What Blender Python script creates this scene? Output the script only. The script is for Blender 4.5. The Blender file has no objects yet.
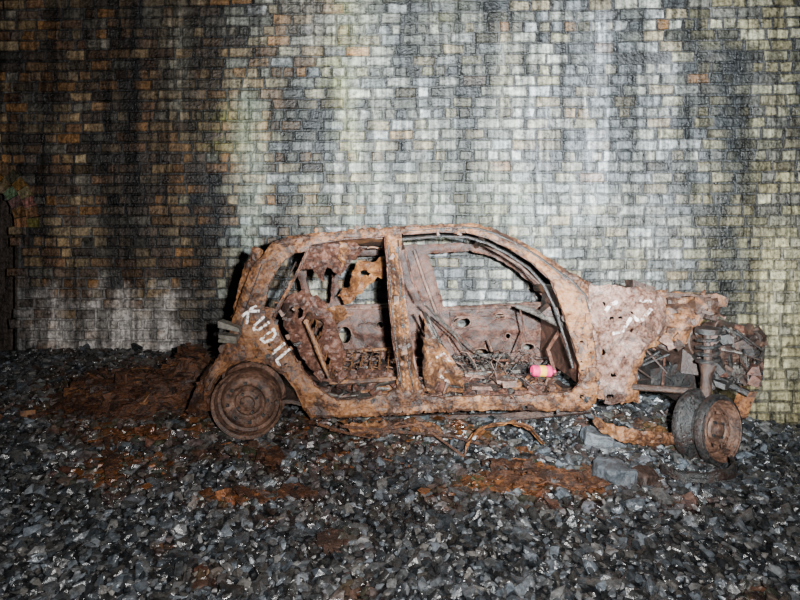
import bpy, math, random, bmesh
import numpy as np
from mathutils import Vector, noise, Matrix
from mathutils.geometry import delaunay_2d_cdt
random.seed(7); np.random.seed(7)
F=604.0; HZ=219.0; CH=1.18
def P(px,py,d):
    return ((px-400)*d/F, d, CH-(py-HZ)*d/F)
def ss(a,b,x):
    t=max(0.0,min(1.0,(x-a)/(b-a))); return t*t*(3-2*t)
def N(x,y,z=0.0): return noise.noise(Vector((x,y,z)))
scene=bpy.context.scene

# ---------------- materials ----------------
def new_mat(name):
    m=bpy.data.materials.new(name); m.use_nodes=True
    nt=m.node_tree; b=nt.nodes['Principled BSDF']
    return m,nt,b
def add_bump(nt,b,scale,dist,strength=0.6,detail=8,coord=None):
    n=nt.nodes.new('ShaderNodeTexNoise'); n.inputs['Scale'].default_value=scale; n.inputs['Detail'].default_value=detail
    if coord: nt.links.new(coord,n.inputs['Vector'])
    bp=nt.nodes.new('ShaderNodeBump'); bp.inputs['Strength'].default_value=strength; bp.inputs['Distance'].default_value=dist
    nt.links.new(n.outputs['Fac'],bp.inputs['Height']); nt.links.new(bp.outputs['Normal'],b.inputs['Normal'])
    return n
def rust(name,stops,scale=7,rough=0.5,bump=0.012,fine=75,lo=.39,hi=.64,fmix=.42,soot=.9):
    m,nt,b=new_mat(name)
    g=nt.nodes.new('ShaderNodeNewGeometry')
    def nz(s,d,r=.6,dist=0):
        n=nt.nodes.new('ShaderNodeTexNoise'); n.inputs['Scale'].default_value=s; n.inputs['Detail'].default_value=d; n.inputs['Roughness'].default_value=r; n.inputs['Distortion'].default_value=dist
        nt.links.new(g.outputs['Position'],n.inputs['Vector']); return n
    n1=nz(scale,10,.68,.8); n2=nz(fine,5,.7); n3=nz(scale*.55,8,.75,1.2)
    mx=nt.nodes.new('ShaderNodeMix'); mx.data_type='FLOAT'; mx.inputs[0].default_value=fmix
    nt.links.new(n1.outputs['Fac'],mx.inputs[2]); nt.links.new(n2.outputs['Fac'],mx.inputs[3])
    cr=nt.nodes.new('ShaderNodeValToRGB'); el=cr.color_ramp.elements
    k=len(stops)
    for i,c in enumerate(stops):
        p=lo+(hi-lo)*i/(k-1)
        if i==0: e=el[0]; e.position=p
        elif i==k-1: e=el[-1]; e.position=p
        else: e=el.new(p)
        e.color=(*c,1)
    nt.links.new(mx.outputs[0],cr.inputs[0])
    sr=nt.nodes.new('ShaderNodeMapRange'); sr.inputs[1].default_value=.49; sr.inputs[2].default_value=.58; sr.inputs[3].default_value=0; sr.inputs[4].default_value=soot
    nt.links.new(n3.outputs['Fac'],sr.inputs[0])
    cm=nt.nodes.new('ShaderNodeMix'); cm.data_type='RGBA'; nt.links.new(sr.outputs[0],cm.inputs[0]); nt.links.new(cr.outputs[0],cm.inputs[6]); cm.inputs[7].default_value=(.022,.011,.008,1)
    nt.links.new(cm.outputs[2],b.inputs['Base Color'])
    rr=nt.nodes.new('ShaderNodeMapRange'); rr.inputs[1].default_value=.35; rr.inputs[2].default_value=.65; rr.inputs[3].default_value=rough-.18; rr.inputs[4].default_value=rough+.25
    nt.links.new(n2.outputs['Fac'],rr.inputs[0]); nt.links.new(rr.outputs[0],b.inputs['Roughness'])
    bp=nt.nodes.new('ShaderNodeBump'); bp.inputs['Strength'].default_value=1; bp.inputs['Distance'].default_value=bump
    nt.links.new(mx.outputs[0],bp.inputs['Height']); nt.links.new(bp.outputs['Normal'],b.inputs['Normal'])
    return m
DK=(.016,.007,.004)
M_main=rust('rust_body',[DK,(.045,.018,.009),(.095,.038,.016),(.16,.064,.024),(.215,.090,.030),(.20,.10,.05),(.28,.17,.11)],7)
M_orange=rust('rust_orange',[DK,(.10,.035,.012),(.20,.075,.022),(.29,.12,.036),(.33,.17,.07)],8,soot=.6)
M_dark=rust('rust_dark',[(.006,.004,.003),(.022,.011,.008),(.055,.028,.018),(.11,.058,.038)],10)
M_wheel=rust('rust_wheel',[(.010,.006,.005),(.045,.022,.014),(.095,.046,.028),(.15,.078,.05),(.2,.12,.09)],14,soot=.6)
M_red=rust('rust_interior',[DK,(.045,.017,.011),(.095,.038,.024),(.145,.063,.040),(.20,.105,.075)],9)
M_pale=rust('rust_pale',[(.03,.013,.010),(.075,.032,.020),(.13,.065,.044),(.19,.105,.078),(.27,.175,.145),(.40,.31,.285)],9,soot=.8)
M_grey=rust('burnt_steel',[(.015,.014,.013),(.05,.043,.038),(.11,.095,.08),(.24,.21,.19)],20,rough=.4)
M_black=rust('charred_black',[(.004,.004,.004),(.010,.010,.010),(.025,.023,.022),(.06,.05,.045)],18,rough=.4)
M_ground_rust=rust('rust_flakes',[DK,(.045,.016,.007),(.10,.036,.013),(.17,.065,.021)],12,bump=.02,soot=.9)
M_conc=rust('concrete',[(.03,.036,.042),(.07,.08,.09),(.13,.14,.155)],14,soot=.5)
M_wood=rust('weathered_board',[(.06,.055,.045),(.13,.12,.10),(.22,.2,.17)],14,soot=.4)
def paint(name,lo,hi,a,b_,sc):
    m,nt,b=new_mat(name)
    g=nt.nodes.new('ShaderNodeNewGeometry'); n=nt.nodes.new('ShaderNodeTexNoise'); n.inputs['Scale'].default_value=sc; n.inputs['Detail'].default_value=7; nt.links.new(g.outputs['Position'],n.inputs['Vector'])
    cr=nt.nodes.new('ShaderNodeValToRGB'); cr.color_ramp.elements[0].position=a; cr.color_ramp.elements[0].color=(*lo,1); cr.color_ramp.elements[1].position=b_; cr.color_ramp.elements[1].color=(*hi,1)
    nt.links.new(n.outputs['Fac'],cr.inputs[0]); nt.links.new(cr.outputs[0],b.inputs['Base Color']); b.inputs['Roughness'].default_value=.5; return m
M_white=paint('white_paint',(.16,.08,.045),(.72,.68,.65),.40,.52,60)
M_scuff=paint('scuffed_pale_paint',(.12,.055,.035),(.62,.55,.53),.44,.60,45)
def plain(name,c,r=.4):
    return paint(name,[x*.6 for x in c],c,.3,.6,40)
M_pink=plain('can_pink',(.70,.03,.15)); M_yel=plain('can_yellow',(.75,.42,.04))
def attr_mat(name,rough,bscale,bdist,varscale,varlo,spec=.5,streak=False,lo=.38,hi=.62,vhi=1.3):
    m,nt,b=new_mat(name)
    a=nt.nodes.new('ShaderNodeAttribute'); a.attribute_name='Col'
    g=nt.nodes.new('ShaderNodeNewGeometry')
    n=nt.nodes.new('ShaderNodeTexNoise'); n.inputs['Scale'].default_value=varscale; n.inputs['Detail'].default_value=8; n.inputs['Roughness'].default_value=.7
    nt.links.new(g.outputs['Position'],n.inputs['Vector'])
    mr=nt.nodes.new('ShaderNodeMapRange'); mr.inputs[1].default_value=lo; mr.inputs[2].default_value=hi; mr.inputs[3].default_value=varlo; mr.inputs[4].default_value=vhi
    nt.links.new(n.outputs['Fac'],mr.inputs[0])
    fac=mr.outputs[0]
    if streak:
        for sc,a0,a1,l0 in (((11,1,.7),.39,.53,.40),((30,1,1.1),.40,.55,.55)):
            mp=nt.nodes.new('ShaderNodeMapping'); mp.inputs['Scale'].default_value=sc; nt.links.new(g.outputs['Position'],mp.inputs['Vector'])
            n2=nt.nodes.new('ShaderNodeTexNoise'); n2.inputs['Scale'].default_value=1; n2.inputs['Detail'].default_value=7; n2.inputs['Roughness'].default_value=.6; n2.inputs['Distortion'].default_value=.4
            nt.links.new(mp.outputs[0],n2.inputs['Vector'])
            m2=nt.nodes.new('ShaderNodeMapRange'); m2.inputs[1].default_value=a0; m2.inputs[2].default_value=a1; m2.inputs[3].default_value=l0; m2.inputs[4].default_value=1.12
            nt.links.new(n2.outputs['Fac'],m2.inputs[0])
            mu=nt.nodes.new('ShaderNodeMath'); mu.operation='MULTIPLY'; nt.links.new(fac,mu.inputs[0]); nt.links.new(m2.outputs[0],mu.inputs[1]); fac=mu.outputs[0]
    vm=nt.nodes.new('ShaderNodeVectorMath'); vm.operation='SCALE'
    nt.links.new(a.outputs['Color'],vm.inputs[0]); nt.links.new(fac,vm.inputs['Scale'])
    nt.links.new(vm.outputs[0],b.inputs['Base Color'])
    rr=nt.nodes.new('ShaderNodeMapRange'); rr.inputs[1].default_value=.35; rr.inputs[2].default_value=.65; rr.inputs[3].default_value=rough-.15; rr.inputs[4].default_value=rough+.2
    nt.links.new(n.outputs['Fac'],rr.inputs[0]); nt.links.new(rr.outputs[0],b.inputs['Roughness'])
    b.inputs['Specular IOR Level'].default_value=spec
    add_bump(nt,b,bscale,bdist,.8,coord=g.outputs['Position'])
    return m
M_brick=attr_mat('brick_masonry',.45,45,.018,24,.32,.55,True)
M_stone=attr_mat('ballast_stone',.27,60,.007,35,.45,.65)

# ---------------- builders ----------------
class MB_:
    def __init__(s): s.v=[]; s.f=[]; s.m=[]
    def add(s,verts,faces,mi=0):
        o=len(s.v); s.v+= [tuple(p) for p in verts]; s.f+=[tuple(i+o for i in f) for f in faces]; s.m+=[mi]*len(faces)
    def box(s,c,size,rot=None,mi=0,jit=0):
        R=rot or Matrix.Identity(3); vs=[]
        for sx in(-.5,.5):
            for sy in(-.5,.5):
                for sz in(-.5,.5):
                    p=R@Vector((sx*size[0],sy*size[1],sz*size[2]))+Vector(c)
                    vs.append(p+Vector([random.uniform(-jit,jit) for _ in range(3)]))
        s.add(vs,[(0,1,3,2),(4,6,7,5),(0,4,5,1),(2,3,7,6),(0,2,6,4),(1,5,7,3)],mi)
    def tube(s,pts,r,n=8,mi=0,closed=False,jit=0):
        pts=[Vector(p) for p in pts]; k=len(pts); vs=[]; fs=[]
        up=Vector((0.13,0.31,.94)).normalized()
        for i,p in enumerate(pts):
            a=pts[(i-1)%k] if (closed or i>0) else p; c=pts[(i+1)%k] if (closed or i<k-1) else p
            t=(c-a); t=t.normalized() if t.length>1e-9 else Vector((1,0,0))
            x=t.cross(up); 
            if x.length<.05: x=t.cross(Vector((1,0,0)))
            x.normalize(); y=x.cross(t)
            rr=(r[i] if isinstance(r,(list,tuple)) else r)*(1+random.uniform(-jit,jit))
            for j in range(n):
                an=2*math.pi*j/n; vs.append(p+x*math.cos(an)*rr+y*math.sin(an)*rr)
        for i in range(k if closed else k-1):
            i2=(i+1)%k
            for j in range(n):
                j2=(j+1)%n; fs.append((i*n+j,i*n+j2,i2*n+j2,i2*n+j))
        if not closed: fs.append(tuple(range(n))[::-1]); fs.append(tuple((k-1)*n+j for j in range(n)))
        s.add(vs,fs,mi)
    def lathe(s,prof,M,n=48,mi=0,skip=None):
        vs=[];fs=[]
        for (r,a) in prof:
            for j in range(n):
                t=2*math.pi*j/n; vs.append(M@Vector((r*math.cos(t),a,r*math.sin(t))))
        for i in range(len(prof)-1):
            for j in range(n):
                if skip and skip(i,j): continue
                j2=(j+1)%n; fs.append((i*n+j,i*n+j2,(i+1)*n+j2,(i+1)*n+j))
        s.add(vs,fs,mi)
    def grid(s,fn,nu,nv,th=0,mi=0,thv=(0,0,-1),drop=None):
        vs=[];fs=[]
        for i in range(nu+1):
            for j in range(nv+1): vs.append(Vector(fn(i/nu,j/nv)))
        for i in range(nu):
            for j in range(nv):
                if drop and drop((i+.5)/nu,(j+.5)/nv): continue
                a=i*(nv+1)+j; fs.append((a,a+1,a+nv+2,a+nv+1))
        s.solid(vs,fs,th,thv,mi)
    def solid(s,vs,fs,th,thv,mi):
        if th<=0: s.add(vs,fs,mi); return
        n=len(vs); t=Vector(thv)*th
        ec={}
        for f in fs:
            for a,b in zip(f,f[1:]+f[:1]): ec[(a,b)]=1
        out=list(fs)+[tuple(i+n for i in f[::-1]) for f in fs]
        for (a,b) in ec:
            if (b,a) not in ec: out.append((b,a,a+n,b+n))
        s.add(list(vs)+[Vector(v)+t for v in vs],out,mi)
    def panel(s,outline,holes,dfn,th=.03,step=3.5,mi=0,jit=1.0,edge=.012,seed=0,corr=None,ef=1.6):
        def resample(poly):
            out=[];k=len(poly)
            for i in range(k):
                a=poly[i];b=poly[(i+1)%k]; L=math.hypot(b[0]-a[0],b[1]-a[1]); q=max(1,int(L/step))
                for t in range(q):
                    x=a[0]+(b[0]-a[0])*t/q; y=a[1]+(b[1]-a[1])*t/q
                    x+=jit*(N(x*.16,y*.16,seed+3.1)*1.4+N(x*.45,y*.45,seed+5)*.9); y+=jit*(N(x*.16,y*.16,seed+9.7)*1.4+N(x*.45,y*.45,seed+7)*.9)
                    out.append((x,y))
            return out
        loops=[resample(outline)]+[resample(h) for h in holes]
        pts=[];edges=[]
        for lp in loops:
            o=len(pts); pts+=lp; edges+=[(o+i,o+(i+1)%len(lp)) for i in range(len(lp))]
        A=np.array([pts[e[0]] for e in edges]);B=np.array([pts[e[1]] for e in edges])
        def inside(Q):
            c=np.zeros(len(Q),bool)
            for a,b in zip(A,B):
                cond=(a[1]>Q[:,1])!=(b[1]>Q[:,1])
                with np.errstate(divide='ignore',invalid='ignore'):
                    xi=(b[0]-a[0])*(Q[:,1]-a[1])/(b[1]-a[1])+a[0]
                c^= cond&(Q[:,0]<xi)
            return c
        def dist(Q):
            d=np.full(len(Q),1e9)
            for a,b in zip(A,B):
                ab=b-a; t=np.clip(((Q-a)@ab)/(ab@ab+1e-9),0,1); d=np.minimum(d,np.linalg.norm(Q-(a+t[:,None]*ab),axis=1))
            return d
        x0,y0=np.min(A,0);x1,y1=np.max(A,0)
        gx=[];r=0;y=y0
        while y<y1:
            x=x0+(step/2 if r%2 else 0)
            while x<x1: gx.append((x+random.uniform(-.3,.3),y+random.uniform(-.3,.3))); x+=step
            y+=step*.87; r+=1
        Q=np.array(gx); ok=inside(Q)&(dist(Q)>step*.5); Q=Q[ok]
        allp=[Vector(p) for p in pts]+[Vector(q) for q in Q]
        V,_,T,_,_,_=delaunay_2d_cdt(allp,edges,[],0,1e-4)
        VA=np.array([(v[0],v[1]) for v in V])
        cen=np.array([VA[list(t)].mean(0) for t in T]); ins=inside(cen)
        de=dist(VA)
        fs=[]
        for t,i,c in zip(T,ins,cen):
            if not i: continue
            if corr and corr(c[0],c[1]): continue
            t=tuple(t); a,b_,c_=[VA[k] for k in t]
            cr=(b_[0]-a[0])*(c_[1]-a[1])-(b_[1]-a[1])*(c_[0]-a[0])
            fs.append(t if cr<0 else t[::-1])
        vs=[Vector(P(p[0],p[1],dfn(p[0],p[1])+edge*math.exp(-(e/ef)))) for p,e in zip(VA,de)]
        s.solid(vs,fs,th,(0,1,0),mi)
    def obj(s,name,mats,parent=None,smooth=False):
        me=bpy.data.meshes.new(name); me.from_pydata([tuple(v) for v in s.v],[],s.f); 
        for m in (mats if isinstance(mats,list) else [mats]): me.materials.append(m)
        me.polygons.foreach_set('material_index',s.m)
        me.update(); me.validate()
        bm=bmesh.new(); bm.from_mesh(me); bmesh.ops.recalc_face_normals(bm,faces=bm.faces); bm.to_mesh(me); bm.free()
        if smooth:
            me.polygons.foreach_set('use_smooth',[True]*len(me.polygons))
            try: me.set_sharp_from_angle(angle=math.radians(35))
            except Exception: pass
        o=bpy.data.objects.new(name,me); scene.collection.objects.link(o)
        if parent: o.parent=parent
        return o
def empty(name):
    e=bpy.data.objects.new(name,None); scene.collection.objects.link(e); return e

# ---------------- wall ----------------
SW=5.3/F
def wy(x): return 5.3-0.05*x
PALE=[(182,-60,115,8,1.1,(.62,.62,.52)),(243,85,280,14,1.2,(.46,.52,.42)),(368,-60,215,16,.8,(.56,.58,.46)),(345,-60,170,12,.7,(.46,.48,.18)),
 (590,20,225,16,.85,(.74,.78,.84)),(500,40,225,14,.5,(.60,.62,.52)),(655,60,250,22,.5,(.62,.64,.70)),(480,185,245,90,.65,(.56,.60,.40)),(540,90,240,18,.6,(.66,.70,.76)),
 (620,200,300,40,.6,(.66,.66,.58)),(330,180,235,40,.55,(.46,.50,.34)),(300,-20,60,34,.7,(.58,.52,.42)),(226,110,155,24,.8,(.42,.42,.06)),(775,230,440,26,.7,(.68,.63,.40)),(430,100,230,14,.45,(.50,.54,.46)),
 (700,150,240,12,.4,(.6,.6,.6)),(455,100,200,7,.5,(.5,.55,.45)),(280,60,130,10,.4,(.5,.46,.34)),(160,10,90,6,.5,(.5,.46,.36)),(10,280,420,12,.5,(.5,.5,.5)),(445,-60,60,20,.4,(.42,.42,.22))]
DARK=[(128,-80,300,13,.9),(205,150,380,20,.93),(288,60,250,15,.95),(332,90,190,7,.9),(155,110,290,7,.8),(402,0,205,7,.9),(455,-60,140,10,.85),(562,40,225,6,.9),
 (722,30,330,26,.95),(688,0,270,8,.9),(60,-50,120,24,.5),(200,60,180,6,.8),(15,30,320,18,.7),(520,-60,110,8,.8),(795,-50,210,18,.75),(258,255,380,16,.85),(615,-60,110,8,.85),(480,60,180,5,.8),(425,-60,90,14,.7),(640,-60,170,5,.75),(385,40,220,5,.8),(310,200,260,30,.5),(90,100,280,7,.7),(575,-60,70,5,.8),(350,-60,40,6,.7),(668,100,260,5,.75),(240,-60,60,9,.6),(40,60,280,6,.6),(505,-60,40,12,.6),(752,-60,120,9,.6)]  # first entry here: shadow band at wall right, painted into the brick colour
def stain_shade(u,v):
    uu=u+9*N(u*.02,v*.012,1.3)+3*N(u*.1,v*.03,7)
    streak=.6+.9*N(uu*.16,v*.012,4.4)+.5*N(u*.06,v*.06,8)
    pw=0;pc=[0,0,0]
    for (c,a,b_,w,s,col) in PALE:
        k=s*math.exp(-((uu-c)/w)**2)*ss(a-25,a+15,v)*(1-ss(b_-25,b_+20,v))*streak
        if k>0: pw+=k; pc=[pc[i]+k*col[i] for i in range(3)]
    e=ss(286,306,v+34*N(u*.06,1.7,v*.01)+26*N(u*.2,0,3))*(1-ss(170,205,u+15*N(v*.05,9,2)))*ss(8,22,u)*1.5*(.6+1.3*N(u*.10,v*.035))
    e=max(0,e); pw+=e; pc=[pc[i]+e*(.90,.84,.80)[i] for i in range(3)]
    if pw>0: pc=[c/pw for c in pc]
    dw=0
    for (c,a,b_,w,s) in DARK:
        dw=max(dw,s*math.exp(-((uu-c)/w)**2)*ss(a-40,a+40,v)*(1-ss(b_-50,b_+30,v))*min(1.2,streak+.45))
    dw=max(dw,.6*ss(.10,.45,N(u*.022,v*.003,6.2)+.4*N(u*.07,v*.012,2)))
    dw=max(dw,.6*ss(195,225,u)*(1-ss(260,300,u))*ss(200,260,v))
    return min(pw,.95),pc,min(dw,.95)
def mix(a,b,t): return [a[i]*(1-t)+b[i]*t for i in range(3)]
def wallcol(x,z,base,dark_keep):
    u=400+x/SW; v=HZ-(z-CH)/SW
    pw,pc,dw=stain_shade(u,v)
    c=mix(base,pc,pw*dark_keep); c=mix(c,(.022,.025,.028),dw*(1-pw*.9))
    return c
LP=[(.36,.21,.10),(.40,.27,.14),(.30,.16,.08),(.42,.31,.18),(.20,.14,.10),(.27,.24,.19),(.11,.08,.06),(.44,.22,.08)]
CP=[(.46,.47,.41),(.56,.56,.47),(.40,.39,.32),(.32,.34,.35),(.46,.42,.28),(.64,.65,.63),(.20,.21,.22),(.40,.33,.21)]
RP=[(.50,.45,.27),(.42,.36,.20),(.54,.50,.34),(.28,.24,.15),(.20,.19,.16)]
NX0,NX1,NZ=-4.45,-3.49,1.10
def in_niche(x,z):
    r=(NX1-NX0)/2; cx=(NX0+NX1)/2
    if not(NX0<x<NX1): return False
    return z<NZ or (x-cx)**2+(z-NZ)**2<r*r
bv=[];bf=[];bc=[]
CHH=.0935; z=-0.75; row=0
while z<4.6:
    hdr=(row%4==2)
    bw=.112 if hdr else .205
    x=-7.2+random.uniform(-.05,.05)+ (bw/2 if row%2 else 0)
    while x<7:
        w=bw*random.uniform(.88,1.12)
        if not hdr and random.random()<.10: w=.11
        xc=x+w/2; zc=z+CHH/2
        u=400+xc/SW; v=HZ-(zc-CH)/SW
        if not in_niche(xc,zc) and random.random()>.006 and not(abs(u-641)<14 and abs(v-62)<7) and not(abs(u-418)<8 and abs(v-70)<6):
            t=ss(170,400,u+70*N(xc,zc,3)); 
            base=random.choice(LP) if random.random()>t*.92 else random.choice(CP)
            if u>690+30*N(zc*2,1,1): base=random.choice(RP)
            q_=random.random()
            k=random.uniform(.6,1.15)*(1 if q_>.16 else .4)*(1 if q_<.93 else 1.3); base=[q*k for q in base]
            wob=.012*N(xc*.8,z*.5,17)
            g=.0085; x0=x+g;x1=x+w-g;z0=z+g*.8+wob;z1=z+CHH-g*.8+wob; y=wy(xc)+random.uniform(-.010,.008)
            tilt=random.uniform(-.006,.006)
            o=len(bv); b2=.010
            cs=[(x0,z0),(x1,z0),(x1,z1),(x0,z1)]; cs=[(a+random.uniform(-.008,.008),c+random.uniform(-.006,.006)) for a,c in cs]
            sg=[(1,1),(-1,1),(-1,-1),(1,-1)]
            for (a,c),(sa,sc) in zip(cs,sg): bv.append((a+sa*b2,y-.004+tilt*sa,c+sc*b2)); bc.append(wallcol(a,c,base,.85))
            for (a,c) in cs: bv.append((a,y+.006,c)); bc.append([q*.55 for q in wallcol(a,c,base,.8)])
            for (a,c) in cs: bv.append((a,y+.05,c)); bc.append((.05,.05,.05))
            bf.append((o,o+1,o+2,o+3))
            for i in range(4):
                j=(i+1)%4; bf.append((o+4+i,o+4+j,o+j,o+i)); bf.append((o+8+i,o+8+j,o+4+j,o+4+i))
        x+=w
    z+=CHH; row+=1
# arch ring of header bricks round the refuge
rr_=(NX1-NX0)/2; cx_=(NX0+NX1)/2
for ring in range(2):
    ri=rr_+.01+ring*.115; ro=ri+.105; nb=int(math.pi*ri/.085)
    for k in range(nb):
        a0=math.pi*(k+.06)/nb; a1=math.pi*(k+.94)/nb; base=[q*random.uniform(.5,1.1) for q in random.choice(LP)]
        o=len(bv)
        for dy_ in (-.016,.05):
            for (r_,a_) in ((ri,a0),(ro,a0),(ro,a1),(ri,a1)):
                X_=cx_+r_*math.cos(a_); bv.append((X_,wy(X_)+dy_,NZ+r_*math.sin(a_))); bc.append(base)
        bf.append((o,o+1,o+2,o+3)[::-1])
        for i in range(4):
            j=(i+1)%4; bf.append((o+i,o+j,o+4+j,o+4+i))
st=.06; nx=int(14.4/st); nz=int(5.4/st); off=len(bv)
for i in range(nx+1):
    for j in range(nz+1):
        x=-7.2+i*st; z=-.75+j*st
        u=400+x/SW; v=HZ-(z-CH)/SW
        lo=ss(250,310,v)*(1-ss(150,230,u))
        mb=mix((.05,.047,.045),(.24,.23,.22),max(lo,.45*ss(.1,.5,N(x*.9,z*.9,5)),.5*(1-ss(60,230,u))*ss(0,.4,N(x*2,z*2,1)+.2)))
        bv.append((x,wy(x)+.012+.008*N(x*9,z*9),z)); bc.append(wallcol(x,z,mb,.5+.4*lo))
for i in range(nx):
    for j in range(nz):
        if in_niche(-7.2+(i+.5)*st,-.75+(j+.5)*st): continue
        a=off+i*(nz+1)+j; bf.append((a,a+nz+1,a+nz+2,a+1))
def addquad(ps,c):
    o=len(bv)
    for p in ps: bv.append(p); bc.append(c)
    bf.append(tuple(range(o,o+4)))
prof=[(NX1,-.75)]+[((NX0+NX1)/2+(NX1-NX0)/2*math.cos(t*math.pi/14),NZ+(NX1-NX0)/2*math.sin(t*math.pi/14)) for t in range(15)]+[(NX0,-.75)]
for a,c in zip(prof,prof[1:]):
    addquad([(a[0],wy(a[0])-.0,a[1]),(c[0],wy(c[0])-.0,c[1]),(c[0],6.2,c[1]),(a[0],6.2,a[1])],(.10,.07,.05))
addquad([(NX0-.05,6.2,-.75),(NX1+.05,6.2,-.75),(NX1+.05,6.2,1.7),(NX0-.05,6.2,1.7)],(.08,.06,.05))
def colmesh(name,v,f,c,mat):
    me=bpy.data.meshes.new(name); me.from_pydata(v,[],f); me.update()
    ca=me.color_attributes.new('Col','FLOAT_COLOR','POINT')
    arr=np.ones((len(v),4),np.float32); arr[:,:3]=np.array(c,dtype=np.float32); ca.data.foreach_set('color',arr.ravel())
    me.materials.append(mat); o=bpy.data.objects.new(name,me); scene.collection.objects.link(o); return o
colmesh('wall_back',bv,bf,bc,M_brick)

# ---------------- ground (ballast stones and rust flakes included) ----------------
def gz(x,y):
    z=.035*N(x*.9,y*.9,2)+.015*N(x*3,y*3,7)
    z-=.50*ss(1.7,2.9,x)*ss(3.25,4.7,y)
    z-=.05*ss(1.1,1.7,x)*ss(2.4,3.0,y)
    z+=.04*math.exp(-((x+1.5)/.8)**2-((y-3.9)/.6)**2)
    return z
RS=[(140,440,70,34,.75),(165,385,70,24,1),(290,465,60,14,.7),(540,482,85,16,1),(265,498,60,9,.8),(205,575,14,10,.9),(560,500,40,10,.6),(385,430,110,20,.7),(690,505,40,8,.4),(110,470,14,25,.8),(330,545,20,10,.5),(640,430,60,16,.7),(165,545,15,8,.5),(380,512,14,6,.4),(60,400,50,25,.5)]
def rustf(x,y):
    z=gz(x,y); u=400+x*F/y; v=HZ+(CH-z)*F/y
    r=0
    for (a,b_,w,h,s) in RS: r+=s*math.exp(-((u-a)/w)**2-((v-b_)/h)**2)
    r*= .6+1.3*N(x*5,y*5,3)
    return max(0,min(1,r+.3*ss(.3,.6,N(x*3.1,y*3.1,11))))
gv=[];gf=[];gc=[]; s0=.06; nx=int(14/s0); ny=int(6.2/s0)
for i in range(nx+1):
    for j in range(ny+1):
        x=-7+i*s0; y=-.8+j*s0; gv.append((x,y,gz(x,y)-.010))
        gc.append(mix((.012,.013,.015),(.05,.019,.008),rustf(x,y) if y>1.5 else 0))
for i in range(nx):
    for j in range(ny):
        a=i*(ny+1)+j; gf+=[(a,a+ny+1,a+ny+2),(a,a+ny+2,a+1)]
variants=[]
for k in range(18):
    bm=bmesh.new(); el=Vector((random.uniform(.85,1.25),random.uniform(.65,.95),random.uniform(.45,.7)))
    for i in range(14):
        d=Vector([random.gauss(0,1) for _ in range(3)]).normalized(); r=random.uniform(.85,1.15)
        bm.verts.new((d.x*el.x*r,d.y*el.y*r,d.z*el.z*r))
    bmesh.ops.convex_hull(bm,input=bm.verts)
    bmesh.ops.delete(bm,geom=[v for v in bm.verts if not v.link_faces],context='VERTS')
    bm.verts.index_update(); bmesh.ops.triangulate(bm,faces=bm.faces)
    variants.append((np.array([v.co[:] for v in bm.verts]),np.array([[v.index for v in f.verts] for f in bm.faces]))); bm.free()
Vs=[np.array(gv)];Fs=[np.array(gf)];Cs=[np.array(gc)];off=len(gv)
y=1.15
while y<5.5:
    sp=.0225+.0048*(y-1.2)
    x=-(y*.85+.8)
    while x<(y*.85+.8):
        px=x+random.uniform(-.5,.5)*sp; py=y+random.uniform(-.5,.5)*sp
        if py<wy(px)-.05:
            V,Fc=variants[random.randrange(18)]
            sz=sp*.68*random.choice([.5,.6,.8,.9,1,1.2,1.7])*random.uniform(.85,1.15)
            if random.random()<.012: sz*=1.5
            R=np.array(Matrix.Rotation(random.uniform(0,6.28),3,'Z')@Matrix.Rotation(random.gauss(0,.4),3,'X')@Matrix.Rotation(random.gauss(0,.4),3,'Y'))
            c=np.array((px,py,gz(px,py)+random.uniform(-.004,.008)))
            Vs.append((V*sz)@R.T+c); Fs.append(Fc+off); off+=len(V)
            g=random.choice([.015,.022,.03,.04,.055,.075,.12])*random.uniform(.8,1.2)
            col=mix((g*.80,g*.95,g*1.12),(g*1.05,g*.98,g*.90),random.random()**1.5)
            rf=rustf(px,py); col=mix(col,(.125*random.uniform(.3,1.2),.045,.017),min(.93,1.1*rf*random.uniform(.4,1.4)))
            Cs.append(np.tile(np.array(col),(len(V),1)))
        x+=sp
    y+=sp*.9
def on(px,py):
    d=3.0
    for _ in range(30): d=(CH-gz((px-400)*d/F,d))*F/(py-HZ)
    return (px-400)*d/F,d
bxv=np.array([(sx,sy,sz) for sx in(-.5,.5) for sy in(-.5,.5) for sz in(-.5,.5)])
bxf=[(0,1,3,2),(4,6,7,5),(0,4,5,1),(2,3,7,6),(0,2,6,4),(1,5,7,3)]; bxt=np.array([t for f in bxf for t in((f[0],f[1],f[2]),(f[0],f[2],f[3]))])
for i in range(3000):
    px=random.choice([random.gauss(150,60),random.uniform(200,640),random.gauss(540,60)]); py=random.choice([random.gauss(430,24),random.gauss(480,18),random.gauss(500,34)])
    if py<385: continue
    x,y=on(px,py)
    if rustf(x,y)<random.uniform(.15,.8): continue
    R=np.array(Matrix.Rotation(random.uniform(0,6),3,'Z')@Matrix.Rotation(random.gauss(0,.4),3,'X'))
    s_=random.uniform(.010,.055); V=(bxv*np.array((s_,s_*random.uniform(.3,.9),.003))+np.random.uniform(-.004,.004,(8,3)))@R.T+np.array((x,y,gz(x,y)+.018))
    Vs.append(V);Fs.append(bxt+off);off+=8; k=random.uniform(.3,1.2); Cs.append(np.tile(np.array((.14*k,.051*k,.018*k)),(8,1)))
V=np.concatenate(Vs).astype(np.float32);Fa=np.concatenate(Fs).astype(np.int32);C=np.concatenate(Cs)
me=bpy.data.meshes.new('ground'); me.vertices.add(len(V)); me.vertices.foreach_set('co',V.ravel())
me.loops.add(Fa.size); me.loops.foreach_set('vertex_index',Fa.ravel()); me.polygons.add(len(Fa)); me.polygons.foreach_set('loop_start',np.arange(0,Fa.size,3,dtype=np.int32))
me.update(calc_edges=True); me.polygons.foreach_set('use_smooth',[False]*len(Fa))
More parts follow.
